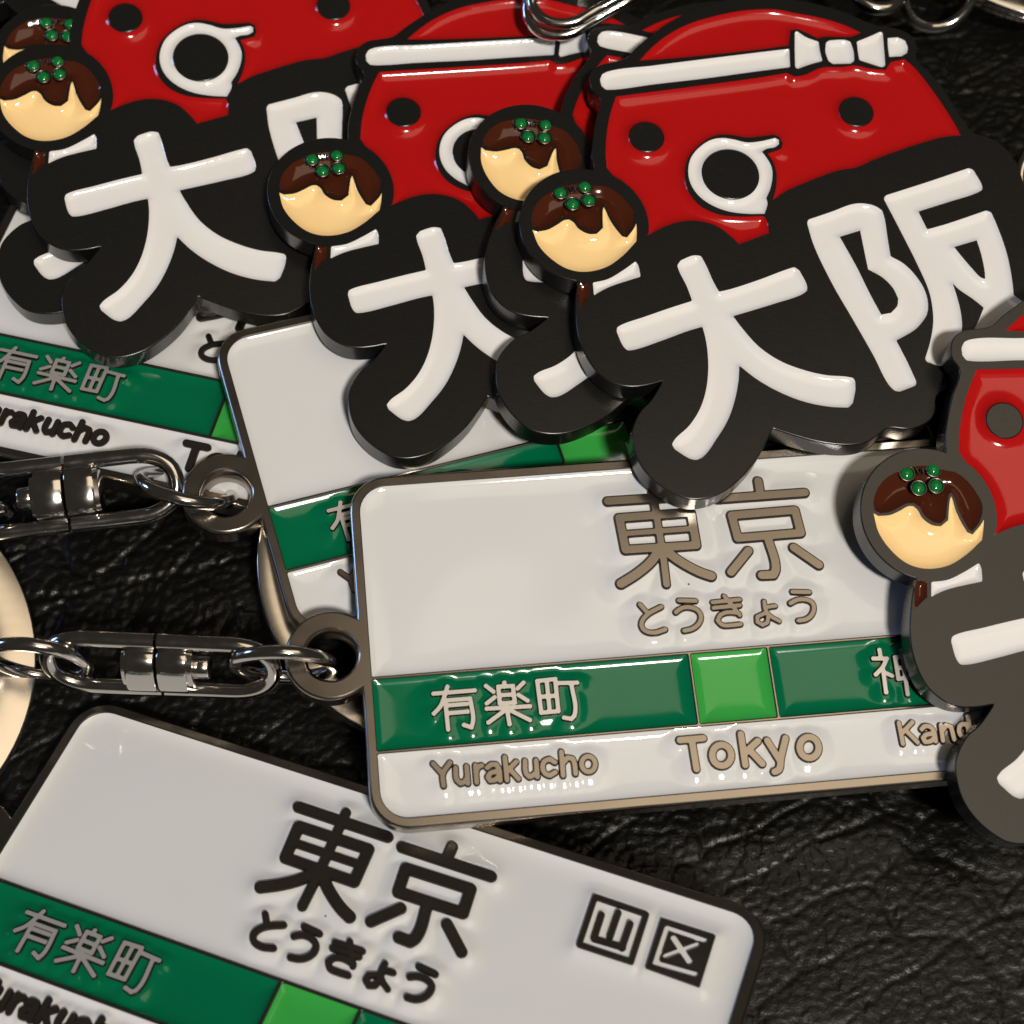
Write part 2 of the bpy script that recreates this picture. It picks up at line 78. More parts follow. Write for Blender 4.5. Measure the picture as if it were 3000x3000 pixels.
M['cream'] = mat('cream_enamel', (0.93, 0.66, 0.31), **EN)
M['brown'] = mat('brown_enamel', (0.058, 0.013, 0.005), **EN)
M['onion'] = mat('onion_enamel', (0.004, 0.15, 0.03), **EN)
M['green'] = mat('green_enamel', (0.0, 0.125, 0.052), **{**EN, 'rough': .13})
M['lgreen'] = mat('light_green_enamel', (0.035, 0.33, 0.055), **{**EN, 'rough': .13})
M['swhite'] = mat('sign_white_enamel', (0.64, 0.645, 0.645), **EN)
def leather():
    m = bpy.data.materials.new('black_leather'); m.use_nodes = True; nt = m.node_tree; p = nt.nodes['Principled BSDF']
    p.inputs['Base Color'].default_value = (0.0030, 0.0028, 0.0022, 1); p.inputs['Roughness'].default_value = 0.42; p.inputs['Specular IOR Level'].default_value = 0.21
    tc = nt.nodes.new('ShaderNodeTexCoord')
    n = nt.nodes.new('ShaderNodeTexNoise'); n.inputs['Scale'].default_value = 2600; n.inputs['Detail'].default_value = 6
    n2 = nt.nodes.new('ShaderNodeTexNoise'); n2.inputs['Scale'].default_value = 220; n2.inputs['Detail'].default_value = 4
    b = nt.nodes.new('ShaderNodeBump'); b.inputs['Distance'].default_value = 6e-5
    mr = nt.nodes.new('ShaderNodeMapRange'); mr.inputs['From Min'].default_value = .3; mr.inputs['From Max'].default_value = .7
    mr.inputs['To Min'].default_value = .26; mr.inputs['To Max'].default_value = .46
    for k in (n, n2): nt.links.new(tc.outputs['Object'], k.inputs['Vector'])
    nt.links.new(n.outputs['Fac'], b.inputs['Height']); nt.links.new(b.outputs[0], p.inputs['Normal'])
    nt.links.new(n2.outputs['Fac'], mr.inputs['Value']); nt.links.new(mr.outputs[0], p.inputs['Roughness'])
    return m
M['leather'] = leather()
def specks(m, dark, rmin=.075):
    """sparse specks of dust and hairline scratches on enamel"""
    nt = m.node_tree; p = nt.nodes['Principled BSDF']; src = p.inputs['Base Color'].links[0].from_socket
    tc = nt.nodes.new('ShaderNodeTexCoord'); v = nt.nodes.new('ShaderNodeTexVoronoi'); v.inputs['Scale'].default_value = 190; v.inputs['Randomness'].default_value = 1
    nt.links.new(tc.outputs['Object'], v.inputs['Vector'])
    lt = nt.nodes.new('ShaderNodeMath'); lt.operation = 'LESS_THAN'; lt.inputs[1].default_value = .016; nt.links.new(v.outputs['Distance'], lt.inputs[0])
    sx = nt.nodes.new('ShaderNodeSeparateColor'); nt.links.new(v.outputs['Color'], sx.inputs[0])
    g = nt.nodes.new('ShaderNodeMath'); g.operation = 'GREATER_THAN'; g.inputs[1].default_value = .55; nt.links.new(sx.outputs[0], g.inputs[0])
    mu = nt.nodes.new('ShaderNodeMath'); mu.operation = 'MULTIPLY'; nt.links.new(lt.outputs[0], mu.inputs[0]); nt.links.new(g.outputs[0], mu.inputs[1])
    mx = nt.nodes.new('ShaderNodeMix'); mx.data_type = 'RGBA'; mx.inputs['B'].default_value = (*dark, 1)
    nt.links.new(mu.outputs[0], mx.inputs['Factor']); nt.links.new(src, mx.inputs['A']); nt.links.new(mx.outputs['Result'], p.inputs['Base Color'])
    mp = nt.nodes.new('ShaderNodeMapping'); mp.inputs['Rotation'].default_value = (0, 0, .5); mp.inputs['Scale'].default_value = (40, 1500, 1); nt.links.new(tc.outputs['Object'], mp.inputs[0])
    n = nt.nodes.new('ShaderNodeTexNoise'); n.inputs['Scale'].default_value = 1; n.inputs['Detail'].default_value = 2; nt.links.new(mp.outputs[0], n.inputs['Vector'])
    mr = nt.nodes.new('ShaderNodeMapRange'); mr.inputs['From Min'].default_value = .62; mr.inputs['From Max'].default_value = .8; mr.inputs['To Min'].default_value = rmin; mr.inputs['To Max'].default_value = .22
    nt.links.new(n.outputs['Fac'], mr.inputs['Value']); nt.links.new(mr.outputs[0], p.inputs['Roughness'])
specks(M['swhite'], (.12, .10, .08)); specks(M['white'], (.25, .15, .12)); specks(M['red'], (.18, .02, .02), .13); specks(M['cream'], (.35, .2, .08))

# ------------------------------------------------------------------ geometry helpers (millimetres in, metres out)
def mesh(name, V, F, m, smooth=None, m2=None, sel=None):
    me = bpy.data.meshes.new(name)
    me.from_pydata((np.asarray(V, float) * MM).tolist(), [], [list(map(int, f)) for f in F])
    me.materials.append(M[m])
    if m2:
        me.materials.append(M[m2]); me.polygons.foreach_set('material_index', np.asarray(sel, dtype=np.int32))
    me.validate()
    if smooth is not None:
        me.shade_smooth()
        if smooth < 180: me.set_sharp_from_angle(angle=math.radians(smooth))
    return me
def link(name, me, parent=None):
    o = bpy.data.objects.new(name, me); col.objects.link(o)
    if parent: o.parent = parent
    return o
def merge(parts):
    V = []; F = []
    for v, f in parts:
        k = len(V); V += [tuple(p) for p in v]; F += [[i + k for i in q] for q in f]
    return V, F
def spline(P, closed=True, step=0.15, corner=50):
    """Catmull-Rom through the traced points; sharp turns stay sharp."""
    P = np.array(P, float); n = len(P)
    if not closed and n == 2: return P
    T = np.zeros_like(P); sharp = [False] * n
    for i in range(n):
        if not closed and i in (0, n - 1): sharp[i] = True; continue
        a = P[i] - P[i - 1]; b = P[(i + 1) % n] - P[i]
        ang = abs(math.degrees(math.atan2(a[0] * b[1] - a[1] * b[0], a @ b)))
        if ang > corner: sharp[i] = True
        else:
            la, lb = np.linalg.norm(a) + 1e-9, np.linalg.norm(b) + 1e-9
            d = a / la + b / lb; T[i] = d / (np.linalg.norm(d) + 1e-9)
    out = []
    for i in range(n if closed else n - 1):
        p, q = P[i], P[(i + 1) % n]; L = np.linalg.norm(q - p); j = (i + 1) % n
        t0 = T[i] if not sharp[i] else (q - p) / (L + 1e-9); t1 = T[j] if not sharp[j] else (q - p) / (L + 1e-9)
        m = max(1, int(round(L / step)))
        for s in range(m):
            t = s / m; h = ((2*t**3 - 3*t*t + 1), (t**3 - 2*t*t + t) * L, (-2*t**3 + 3*t*t), (t**3 - t*t) * L)
            out.append(h[0] * p + h[1] * t0 + h[2] * q + h[3] * t1)
    if not closed: out.append(P[-1])
    return np.array(out)
def area2(P): return 0.5 * np.sum(P[:, 0] * np.roll(P[:, 1], -1) - np.roll(P[:, 0], -1) * P[:, 1])
def ccw(P): return P if area2(P) > 0 else P[::-1]
def round_corners(P, r, n=5):
    """round every corner of a polygon with radius about r"""
    P = np.array(P, float); out = []; N = len(P)
    for i in range(N):
        a = P[i - 1] - P[i]; b = P[(i + 1) % N] - P[i]; la, lb = np.linalg.norm(a), np.linalg.norm(b)
        k = min(r, la * .45, lb * .45); s = P[i] + a / la * k; e = P[i] + b / lb * k
        for t in np.linspace(0, 1, n): out.append((1-t)**2 * s + 2*t*(1-t) * P[i] + t*t * e)
    return np.array(out)
def inset(P, d):
    P = ccw(np.array(P)); a = P - np.roll(P, 1, 0); b = np.roll(P, -1, 0) - P
    a /= np.linalg.norm(a, axis=1, keepdims=True) + 1e-9; b /= np.linalg.norm(b, axis=1, keepdims=True) + 1e-9
    na = np.stack([-a[:, 1], a[:, 0]], 1); nb = np.stack([-b[:, 1], b[:, 0]], 1); n = na + nb
    n /= np.maximum(0.6, (n * n).sum(1, keepdims=True) / 2)
    return P + n * d
def inside(Q, loops):
    Q = np.asarray(Q); r = np.zeros(len(Q), bool)
    for L in loops:
        for (x0, y0), (x1, y1) in zip(L, np.roll(L, -1, 0)):
            if y0 == y1: continue
            c = ((y0 > Q[:, 1]) != (y1 > Q[:, 1])) & (Q[:, 0] < (x1 - x0) * (Q[:, 1] - y0) / (y1 - y0) + x0)
            r ^= c
    return r
def segdist(Q, A, B):
    Q = np.asarray(Q); d = np.full(len(Q), 1e9)
    for a, b in zip(A, B):
        ab = b - a; t = np.clip(((Q - a) @ ab) / (ab @ ab + 1e-12), 0, 1); e = Q - a - t[:, None] * ab
        d = np.minimum(d, e[:, 0]**2 + e[:, 1]**2)
    return np.sqrt(d)
def loopdist(Q, loops):
    d = np.full(len(Q), 1e9)
    for L in loops: d = np.minimum(d, segdist(Q, L, np.roll(L, -1, 0)))
    return d
def fill(loops, extra=None, cons=()):
    """triangulate the even-odd area of the loops, with extra points inside"""
    vs = []; es = []
    for L in loops:
        k = len(vs); n = len(L); vs += [Vector(p) for p in L]; es += [(k + i, k + (i + 1) % n) for i in range(n)]
    for L in cons:
        k = len(vs); n = len(L); vs += [Vector(p) for p in L]; es += [(k + i, k + (i + 1) % n) for i in range(n)]
    if extra is not None: vs += [Vector(p) for p in extra]
    v, e, f, *_ = delaunay_2d_cdt(vs, es, [], 0, 1e-5)
    V = np.array([(p.x, p.y) for p in v]); F = np.array([q for q in f if len(q) == 3])
    ok = inside(V[F].mean(1), loops); F = F[ok]
    c = V[F]; s = (c[:, 1, 0]-c[:, 0, 0])*(c[:, 2, 1]-c[:, 0, 1])-(c[:, 1, 1]-c[:, 0, 1])*(c[:, 2, 0]-c[:, 0, 0])
    F[s < 0] = F[s < 0][:, ::-1]
    return V, F
def rings(loops_z, flip=False):
    """bridge rings that have the same number of points: list of (loop, z)"""
    V = []; F = []; n = len(loops_z[0][0])
    for L, z in loops_z: V += [(p[0], p[1], z) for p in L]
    for k in range(len(loops_z) - 1):
        for i in range(n):
            a, b = k*n + i, k*n + (i+1) % n; q = [a, b, b + n, a + n]
            F.append(q[::-1] if flip else q)
    return V, F
def flat(loops, z, flip=False):
    V, F = fill(loops); 
    return [(p[0], p[1], z) for p in V], [list(f[::-1]) if flip else list(f) for f in F]
def hexgrid(lo, hi, s):
    xs = np.arange(lo[0], hi[0] + s, s); ys = np.arange(lo[1], hi[1] + s, s * .866)
    X, Y = np.meshgrid(xs, ys); X = X + (np.arange(len(ys)) % 2)[:, None] * s / 2
    return np.stack([X.ravel(), Y.ravel()], 1)
def enamel(loops, depth, width, edge=-0.04, letters=None, fine=0.17, coarse=0.6, seed=0):
    """enamel poured into a cell: it creeps up the metal at its rim and round raised letters"""
    A = np.concatenate(loops); lo, hi = A.min(0), A.max(0)
    def dist(Q):
        d = loopdist(Q, loops)
        if letters is not None: d = np.minimum(d, np.sqrt(np.maximum(0, letters(Q))**2 + .16) - .40)
        return d
    g = hexgrid(lo, hi, fine); g = g[inside(g, loops)]; d = dist(g); db = loopdist(g, loops)
    g1 = g[(d < 4 * width) & (db > fine * .6)]
    c = hexgrid(lo, hi, coarse); c = c[inside(c, loops)]; c = c[dist(c) > 4 * width]
    V, F = fill(loops, np.concatenate([g1, c]) if len(c) else g1)
    dd = dist(V); z = edge - depth * (1 - np.exp(-dd / width))
    rng = np.random.RandomState(seed)
    for _ in range(5):
        kx, ky, ph = rng.uniform(-.55, .55), rng.uniform(-.55, .55), rng.uniform(0, 6.3)
        z = z + 0.010 * np.sin(kx * V[:, 0] + ky * V[:, 1] + ph) * np.clip(dd / 2, 0, 1)
    return np.column_stack([V, z]).tolist(), F.tolist()
def stroke_sdf(strokes):
    segs = []
    for pts, hw in strokes:
        P = spline(pts, closed=False, step=.25, corner=52) if len(pts) > 2 and pts[0] != pts[-1] else (spline(pts[:-1], True, .25, 40) if len(pts) > 6 and pts[0] == pts[-1] else np.array(pts, float))
        if pts[0] == pts[-1] and len(pts) > 6: P = np.vstack([P, P[:1]])
        segs.append((P, hw + (.11 if hw > .21 and hw < .40 and len(strokes) > 4 else .075)))
    def f(Q):
        d = np.full(len(Q), 1e9)
        for P, hw in segs: d = np.minimum(d, segdist(Q, P[:-1], P[1:]) - hw)
        return d
    A = np.concatenate([p for p, _ in segs]); return f, A.min(0) - .6, A.max(0) + .6
def contour(f, lo, hi, level, h=0.05):
    """marching squares; returns closed loops"""
    xs = np.arange(lo[0], hi[0] + h, h); ys = np.arange(lo[1], hi[1] + h, h); X, Y = np.meshgrid(xs, ys)
    D = f(np.stack([X.ravel(), Y.ravel()], 1)).reshape(X.shape) - level
    D[np.abs(D) < 1e-6] = 1e-6
    nx = {}
    s = D < 0; cfg = s[:-1, :-1]*1 + s[:-1, 1:]*2 + s[1:, 1:]*4 + s[1:, :-1]*8
    def pt(e):
        kind, j, i = e
        if kind == 'h': a, b = D[j, i], D[j, i+1]; return (xs[i] + h*a/(a-b), ys[j])
        a, b = D[j, i], D[j+1, i]; return (xs[i], ys[j] + h*a/(a-b))
    tab = {1: [(3, 0)], 2: [(0, 1)], 3: [(3, 1)], 4: [(1, 2)], 5: [(3, 0), (1, 2)], 6: [(0, 2)], 7: [(3, 2)], 8: [(2, 3)], 9: [(2, 0)], 10: [(0, 1), (2, 3)], 11: [(2, 1)], 12: [(1, 3)], 13: [(1, 0)], 14: [(0, 3)]}
    for j, i in np.argwhere((cfg > 0) & (cfg < 15)):
        E = [('h', j, i), ('v', j, i+1), ('h', j+1, i), ('v', j, i)]
        for a, b in tab[cfg[j, i]]: nx[E[a]] = E[b]
    loops = []
    while nx:
        st = next(iter(nx)); L = []; e = st
        while e in nx: L.append(pt(e)); e = nx.pop(e)
        L = np.array(L)
        if len(L) > 8:
            for _ in range(2): L = .5*L + .25*(np.roll(L, 1, 0) + np.roll(L, -1, 0))
            loops.append(L[::2] if len(L) > 24 else L)
    return loops
def raised(f, lo, hi, top=0.05, bev=0.06, base=-0.5):
    """raised metal letter: flat top, small bevel, wall down into the enamel"""
    o = contour(f, lo, hi, 0.0); i = contour(f, lo, hi, -.045); i2 = contour(f, lo, hi, -bev)
    V, F = fill(o, None, i + i2)
    z = top - 0.14 + np.clip(-f(V) / .022, 0, 1) * 0.14
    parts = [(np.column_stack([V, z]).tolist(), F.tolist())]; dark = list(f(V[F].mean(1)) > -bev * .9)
    for L in o:
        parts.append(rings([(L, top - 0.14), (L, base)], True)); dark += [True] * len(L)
    V, F = merge(parts)
    return V, F, dark
def tube(P, r, closed=False, n=12):
    P = np.array(P, float); N = len(P); V = []; F = []
    T = (np.roll(P, -1, 0) - np.roll(P, 1, 0)) if closed else np.gradient(P, axis=0)
    T /= np.linalg.norm(T, axis=1, keepdims=True)
    u = np.cross(T[0], (0, 0, 1) if abs(T[0][2]) < .9 else (1, 0, 0)); u /= np.linalg.norm(u); us = []
    for t in T: u = u - (u @ t) * t; u /= np.linalg.norm(u); us.append(u)
    tw = 0
    if closed:
        e = us[-1] - (us[-1] @ T[0]) * T[0]; e /= np.linalg.norm(e); tw = math.atan2(np.cross(e, us[0]) @ T[0], e @ us[0])
    for k in range(N):
        a = tw * k / N; u0 = us[k]; v0 = np.cross(T[k], u0); c = math.cos(a) * u0 + math.sin(a) * v0; s = np.cross(T[k], c)
        for i in range(n): t = 2*math.pi*i/n; V.append(P[k] + r*(math.cos(t)*c + math.sin(t)*s))
    for k in range(N if closed else N - 1):
        for i in range(n):
            a, b = k*n + i, k*n + (i+1) % n; c, d = ((k+1) % N)*n + (i+1) % n, ((k+1) % N)*n + i; F.append([a, b, c, d])
    if not closed: F += [list(range(n))[::-1], [(N-1)*n + i for i in range(n)]]
    return [tuple(p) for p in V], F
def lathe_x(prof, n=28, sy=1, sz=1, power=2.0):
    """turn a profile (x, r) about the x axis; power>2 gives a squarer section"""
    V = []; F = []
    for x, r in prof:
        for i in range(n):
            t = 2*math.pi*i/n; c, s = math.cos(t), math.sin(t); k = (abs(c)**power + abs(s)**power)**(-1/power)
            V.append((x, r*k*c*sy, r*k*s*sz))
    for k in range(len(prof)-1):
        for i in range(n): a, b = k*n+i, k*n+(i+1) % n; F.append([a, a+n, b+n, b])
    F += [list(range(n)), [(len(prof)-1)*n+i for i in range(n)][::-1]]
    return V, F
def tag(o, label, cat, group=None):
    o['label'] = label; o['category'] = cat
    if group: o['group'] = group
def empty(name, R=None, T=(0, 0, 0)):
    o = bpy.data.objects.new(name, None); col.objects.link(o); o.empty_display_size = .005
    m = Matrix([R[0:3], R[3:6], R[6:9]]).to_4x4() if R else Matrix.Identity(4)
    m.translation = Vector(T) * MM; o.matrix_world = m
    return o

# ------------------------------------------------------------------ leather
def build_leather():
    def axis(a, b, s, far):
        mid = list(np.arange(a, b, s)); g = s; hi = [b]; 
        while hi[-1] < far: g *= 1.25; hi.append(hi[-1] + g)
        g = s; lo = [a]
        while lo[-1] > -far: g *= 1.25; lo.append(lo[-1] - g)
        return np.array(lo[::-1][:-1] + mid + hi)
    xs = axis(-52, 62, .22, 330); ys = axis(-46, 68, .22, 330)
    X, Y = np.meshgrid(xs, ys); x, y = X.ravel(), Y.ravel()
    rng = np.random.RandomState(4)
    def wave(n, kmin, kmax, sd):
        r = np.random.RandomState(sd); z = np.zeros_like(x)
        for _ in range(n):
            k = r.uniform(kmin, kmax); a = r.uniform(0, 6.283); z += np.sin(k*(math.cos(a)*x + math.sin(a)*y) + r.uniform(0, 6.283)) / n
        return z
    wx, wy = wave(9, .3, 1.1, 1), wave(9, .3, 1.1, 2)
    tabl = rng.rand(1024, 1024, 2)
    def worley(px, py, cell):
        px, py = px / cell, py / cell; ix, iy = np.floor(px).astype(int), np.floor(py).astype(int)
        f1 = np.full(len(px), 9.); f2 = np.full(len(px), 9.)
        for dx in (-1, 0, 1):
            for dy in (-1, 0, 1):
                j = tabl[(ix+dx) % 1024, (iy+dy) % 1024]; d = np.hypot(ix+dx+j[:, 0]-px, iy+dy+j[:, 1]-py)
                m = d < f1; f2 = np.where(m, f1, np.minimum(f2, d)); f1 = np.where(m, d, f1)
        return f1, f2
    a = math.radians(24); c, s = math.cos(a), math.sin(a)
    qx, qy = (c*x + s*y) + 1.1*wx, (-s*x + c*y) + 1.1*wy
    f1, f2 = worley(qx*.85, qy*1.1, 1.05); g = np.clip((f2 - f1) / .30, 0, 1); grain = g*g*(3-2*g)
    f1, f2 = worley(qx*.55 + 40, qy*1.3 + 9, 5.5); g2 = np.clip((f2 - f1) / .10, 0, 1)
    f1, f2 = worley(qx*1.1 + 7, qy*1.1 + 70, .62); g3 = np.clip((f2 - f1) / .4, 0, 1)
    amp = .65 + .5*wave(6, .05, .16, 6)
    z = -0.55 + 0.5*wave(7, .02, .09, 3) + amp*(0.15*(grain - 1) + .20*(g2 - 1)) + .05*(g3 - 1) + .05*wave(14, .8, 2.2, 8)
    n, m = len(ys), len(xs); idx = np.arange(n*m).reshape(n, m)
    F = np.stack([idx[:-1, :-1], idx[:-1, 1:], idx[1:, 1:], idx[1:, :-1]], -1).reshape(-1, 4)
    me = bpy.data.meshes.new('leather_surface'); V = np.stack([x, y, z], 1) * MM
    me.vertices.add(len(V)); me.vertices.foreach_set('co', V.ravel()); me.loops.add(F.size); me.loops.foreach_set('vertex_index', F.ravel())
    me.polygons.add(len(F)); me.polygons.foreach_set('loop_start', np.arange(len(F))*4)
    me.update(calc_edges=True); me.validate(); me.materials.append(M['leather']); me.shade_smooth()
    o = link('leather_surface', me); o['kind'] = 'structure'; o['label'] = 'black grained leather surface under the keychains'
build_leather()

# ------------------------------------------------------------------ hardware
WIRE = 0.55
def ring_pts(c, u, v, R, n=40):
    c, u, v = map(lambda q: np.array(q, float), (c, u, v)); u /= np.linalg.norm(u); v = v - (v @ u)*u; v /= np.linalg.norm(v)
    return [c + R*(math.cos(t)*u + math.sin(t)*v) for t in np.linspace(0, 2*math.pi, n, endpoint=False)]
def jump_ring(parent, c, u, v, R=3.7, r=WIRE, m='chrome', name='jump_ring'):
    inv = parent.matrix_world.inverted() if parent else Matrix.Identity(4)
    P = [np.array(inv @ (Vector(p)*MM)) / MM for p in ring_pts(c, u, v, R)]
    return link(name, mesh(name, *tube(P, r, True, 14), m, 60), parent)
HW = {}
def half_meshes():
    if HW: return HW
    L, hy, e = 8.7, 2.45, 3.4; P = []
    for x in np.linspace(0.12, L - e, 8): P.append((x, hy, 0))
    for t in np.linspace(math.pi/2, -math.pi/2, 21)[1:-1]:
        k = (abs(math.cos(t))**2.25 + abs(math.sin(t))**2.25)**(-1/2.25); P.append((L - e + e*k*math.cos(t), hy*k*math.sin(t), 0))
    for x in np.linspace(L - e, 0.12, 8): P.append((x, -hy, 0))
    HW['link'] = mesh('link', *tube(P, .64, False, 16), 'chrome', 50)
    HW['barrel'] = mesh('barrel', *lathe_x([(.08, .90), (.12, .97), (.22, 1.0), (2.2, 1.0), (2.34, .97), (2.36, .80), (2.7, .78), (2.75, .70)], 40, 2.12, 1.72, 2.7), 'chrome', 40)
    HW['rivet'] = mesh('rivet', *lathe_x([(2.2, .6), (2.55, .6), (2.56, .85), (2.66, .93), (3.75, .93), (3.85, .85)], 28), 'chrome', 40)
    return HW
def swivel(parent, c, ax, up, rivet_side=1, sides=(1, -1)):
    """two U links with thick crossbars, riveted end to end; c, ax, up in world millimetres"""
    hw = half_meshes(); ax = Vector(ax).normalized(); up = Vector(up); up = (up - up.dot(ax)*ax).normalized(); y = up.cross(ax)
    e = bpy.data.objects.new('swivel', None); col.objects.link(e); e.empty_display_size = .003
    m = Matrix((ax, y, up)).transposed().to_4x4(); m.translation = Vector(c)*MM
    if parent: e.parent = parent; e.matrix_local = parent.matrix_world.inverted() @ m
    else: e.matrix_world = m
    for s in sides:
        for k in ('link', 'barrel') + (('rivet',) if s == rivet_side else ()):
            o = link(k, hw[k], e)
            if s < 0: o.rotation_euler = (0, 0, math.pi)
    return e
def split_ring(parent, c, n, R=16.0, w=2.9, t=.75, start=0.0, m='steel', turns=2, name='split_ring', layer=1.0):
    """flat double-coil key ring: rounded rectangular section wound two turns"""
    n = Vector(n).normalized(); u = n.orthogonal().normalized(); v = n.cross(u)
    sec = []
    for cx, cz, a0 in ((w/2-.16, t/2-.16, 0), (-w/2+.16, t/2-.16, 90), (-w/2+.16, -t/2+.16, 180), (w/2-.16, -t/2+.16, 270)):
        for k in range(4): a = math.radians(a0 + 30*k); sec.append((cx + .16*math.cos(a), cz + .16*math.sin(a)))
    N = int(90*turns); V = []; F = []; S = len(sec)
    inv = parent.matrix_world.inverted() if parent else Matrix.Identity(4)
    for k in range(N):
        a = start + 2*math.pi*turns*k/(N-1); q = a - start
        lay = (t + .05) * (q / (2*math.pi) - .5) if turns > 1 else 0.0
        d = math.cos(a)*u + math.sin(a)*v
        for sx, sz in sec:
            p = Vector(c) + d*(R - w/2 + sx) + n*(sz + lay); V.append(tuple((inv @ (p*MM)) / MM))
    for k in range(N-1):
        for i in range(S): a, b = k*S+i, k*S+(i+1) % S; F.append([a, a+S, b+S, b])
    F += [list(range(S)), [(N-1)*S+i for i in range(S)][::-1]]
    return link(name, mesh(name, V, F, m, 40), parent)

# ------------------------------------------------------------------ station-sign keychain
SH = SD['H']; SW = SD['W']; Y1, Y2, GW = SD['y1'], SD['y2'], SD['gw']; THS = 2.0
def rect(x0, y0, x1, y1): return np.array([(x0, y0), (x1, y0), (x1, y1), (x0, y1)], float)
def dens(P, s=.35):
    out = []
    for a, b in zip(P, np.roll(P, -1, 0)):
        n = max(1, int(np.linalg.norm(b - a)/s)); out += [a + (b - a)*k/n for k in range(n)]
    return np.array(out)
def rrect(x0, y0, x1, y1, rad):
    """rad: radius for bl, br, tr, tl"""
    P = []
    for (cx, cy, a0), r in zip(((x0, y0, 180), (x1, y0, 270), (x1, y1, 0), (x0, y1, 90)), rad):
        sx = 1 if cx == x0 else -1; sy = 1 if cy == y0 else -1
        for k in range(9): a = math.radians(a0 + 90*k/8); P.append((cx + sx*r + r*math.cos(a), cy + sy*r + r*math.sin(a)))
    return np.array(P)
SIGN = {}
def sign_meshes():
    tx, ty = SD['tab']; RT, RH = 3.5, 1.85; r = 2.9
    P = []
    base = rrect(-SW/2, -SH, SW/2, 0, (r, r, r, r))
    tl = base[27:36]; bl = base[0:9]
    dy = math.sqrt(RT**2 - (tx + SW/2)**2); a0 = math.atan2(dy, -SW/2 - tx)
    arc = [(tx + RT*math.cos(a), ty + RT*math.sin(a)) for a in np.linspace(a0, 2*math.pi - a0, 40)]
    out = np.array(list(base[0:36]) + [(-SW/2, ty + dy + .6)] + arc + [(-SW/2, ty - dy - .6)])
    out = dens(ccw(out), .8)
    rim = .82; g = .11
    cells = {
     'white_enamel': [rrect(-SW/2+rim, Y1+g, SW/2-rim, -rim, (.15, .15, 2.1, 2.1))],
     'lower_white_enamel': [rrect(-SW/2+rim, -SH+rim, SW/2-rim, Y2-g, (2.1, 2.1, .15, .15))],
     'dark_green_enamel': [rrect(-SW/2+rim, Y2+g, -GW/2-g, Y1-g, (.12,)*4)],
     'light_green_enamel': [rrect(-GW/2+g, Y2+g, GW/2-g, Y1-g, (.12,)*4)],
     'dark_green_enamel_right': [rrect(GW/2+g, Y2+g, SW/2-rim, Y1-g, (.12,)*4)]}
    cells = {k: [dens(L, .3) for L in v] for k, v in cells.items()}
    bev = [(out, -.30), (inset(out, .03), -.16), (inset(out, .10), -.06), (inset(out, .22), 0.0)]
    hole = np.array([(math.cos(a), math.sin(a)) for a in np.linspace(0, 2*math.pi, 48, endpoint=False)])
    H1 = hole*(RH+.34) + (tx, ty); H2 = hole*(RH+.18) + (tx, ty); H3 = hole*(RH+.05) + (tx, ty); H4 = hole*RH + (tx, ty)
    parts = [flat([bev[-1][0], H1] + [inset(l, -.06) for v in cells.values() for l in v], 0.0),
             rings(bev), rings([(inset(out, .2), -THS), (out, -THS+.2), (out, -.30)]), flat([inset(out, .2), H4], -THS, True),
             rings([(H1, 0), (H2, -.12), (H3, -.4), (H4, -.6), (H4, -THS)], True)]
    nf = sum(len(p[1]) for p in parts)
    for v in cells.values():
        for L in v: parts.append(rings([(inset(L, -.06), 0.0), (ccw(L), -.04), (ccw(L), -.5)], True))
    V, F = merge(parts)
    SIGN['plate'] = mesh('plate', V, F, 'nickel', 35, 'dark_edge', [i >= nf for i in range(len(F))])
    fs = {}
    for k, s in SD['letters'].items():
        if k in ('ku_box', 'ku_groove'): continue
        fs[k] = stroke_sdf(s)
    bx = np.array(SD['letters']['ku_box']); gf, _, _ = stroke_sdf(SD['letters']['ku_groove'])
    def ku(Q):
        d = loopdist(Q, [bx]); d = np.where(inside(Q, [bx]), -d, d); return np.maximum(d, -gf(Q))
    def kubox(Q):
        d = loopdist(Q, [bx]); return np.where(inside(Q, [bx]), -d, d)
    fs['ku'] = (ku, bx.min(0) - .5, bx.max(0) + .5)
    def union(keys, over=None):
        def f(Q):
            Q = np.asarray(Q); d = np.full(len(Q), 1e9)
            for k in keys:
                fn, lo, hi = fs[k]
                if k == 'ku': fn = kubox
                m = np.all((Q > lo - 2.2) & (Q < hi + 2.2), 1)
                if m.any(): d[m] = np.minimum(d[m], fn(Q[m]))
            return d
        return f
    top = ['tou', 'kyou', 'to', 'u', 'ki', 'yo', 'u2', 'yama', 'ku']; gl = ['yuu', 'raku', 'chou']; gr = ['kan', 'da']
    bot = ['Y', 'u_a', 'r', 'a_a', 'k_a', 'u_b', 'c', 'h', 'o_a', 'T', 'o_b', 'k_b', 'y', 'o_c', 'K', 'a_b', 'n', 'd', 'a_c']
    SIGN['cells'] = []
    for key, m, lt in (('white_enamel', 'swhite', top), ('lower_white_enamel', 'swhite', bot), ('dark_green_enamel', 'green', gl), ('light_green_enamel', 'lgreen', None), ('dark_green_enamel_right', 'green', gr)):
        V, F = enamel([ccw(l) for l in cells[key]], .33, .44, edge=-.15, letters=union(lt) if lt else None, fine=.2, coarse=.7, seed=len(key))
        nm = key.replace('_right', '').replace('lower_', '')
        SIGN['cells'].append((nm, mesh(nm, V, F, m, 180)))
    SIGN['letters'] = []
    kind = {**{k: 'kanji' for k in ('tou', 'kyou', 'yuu', 'raku', 'chou', 'kan', 'da')}, **{k: 'kana' for k in ('to', 'u', 'ki', 'yo', 'u2')}, 'yama': 'emblem', 'ku': 'emblem'}
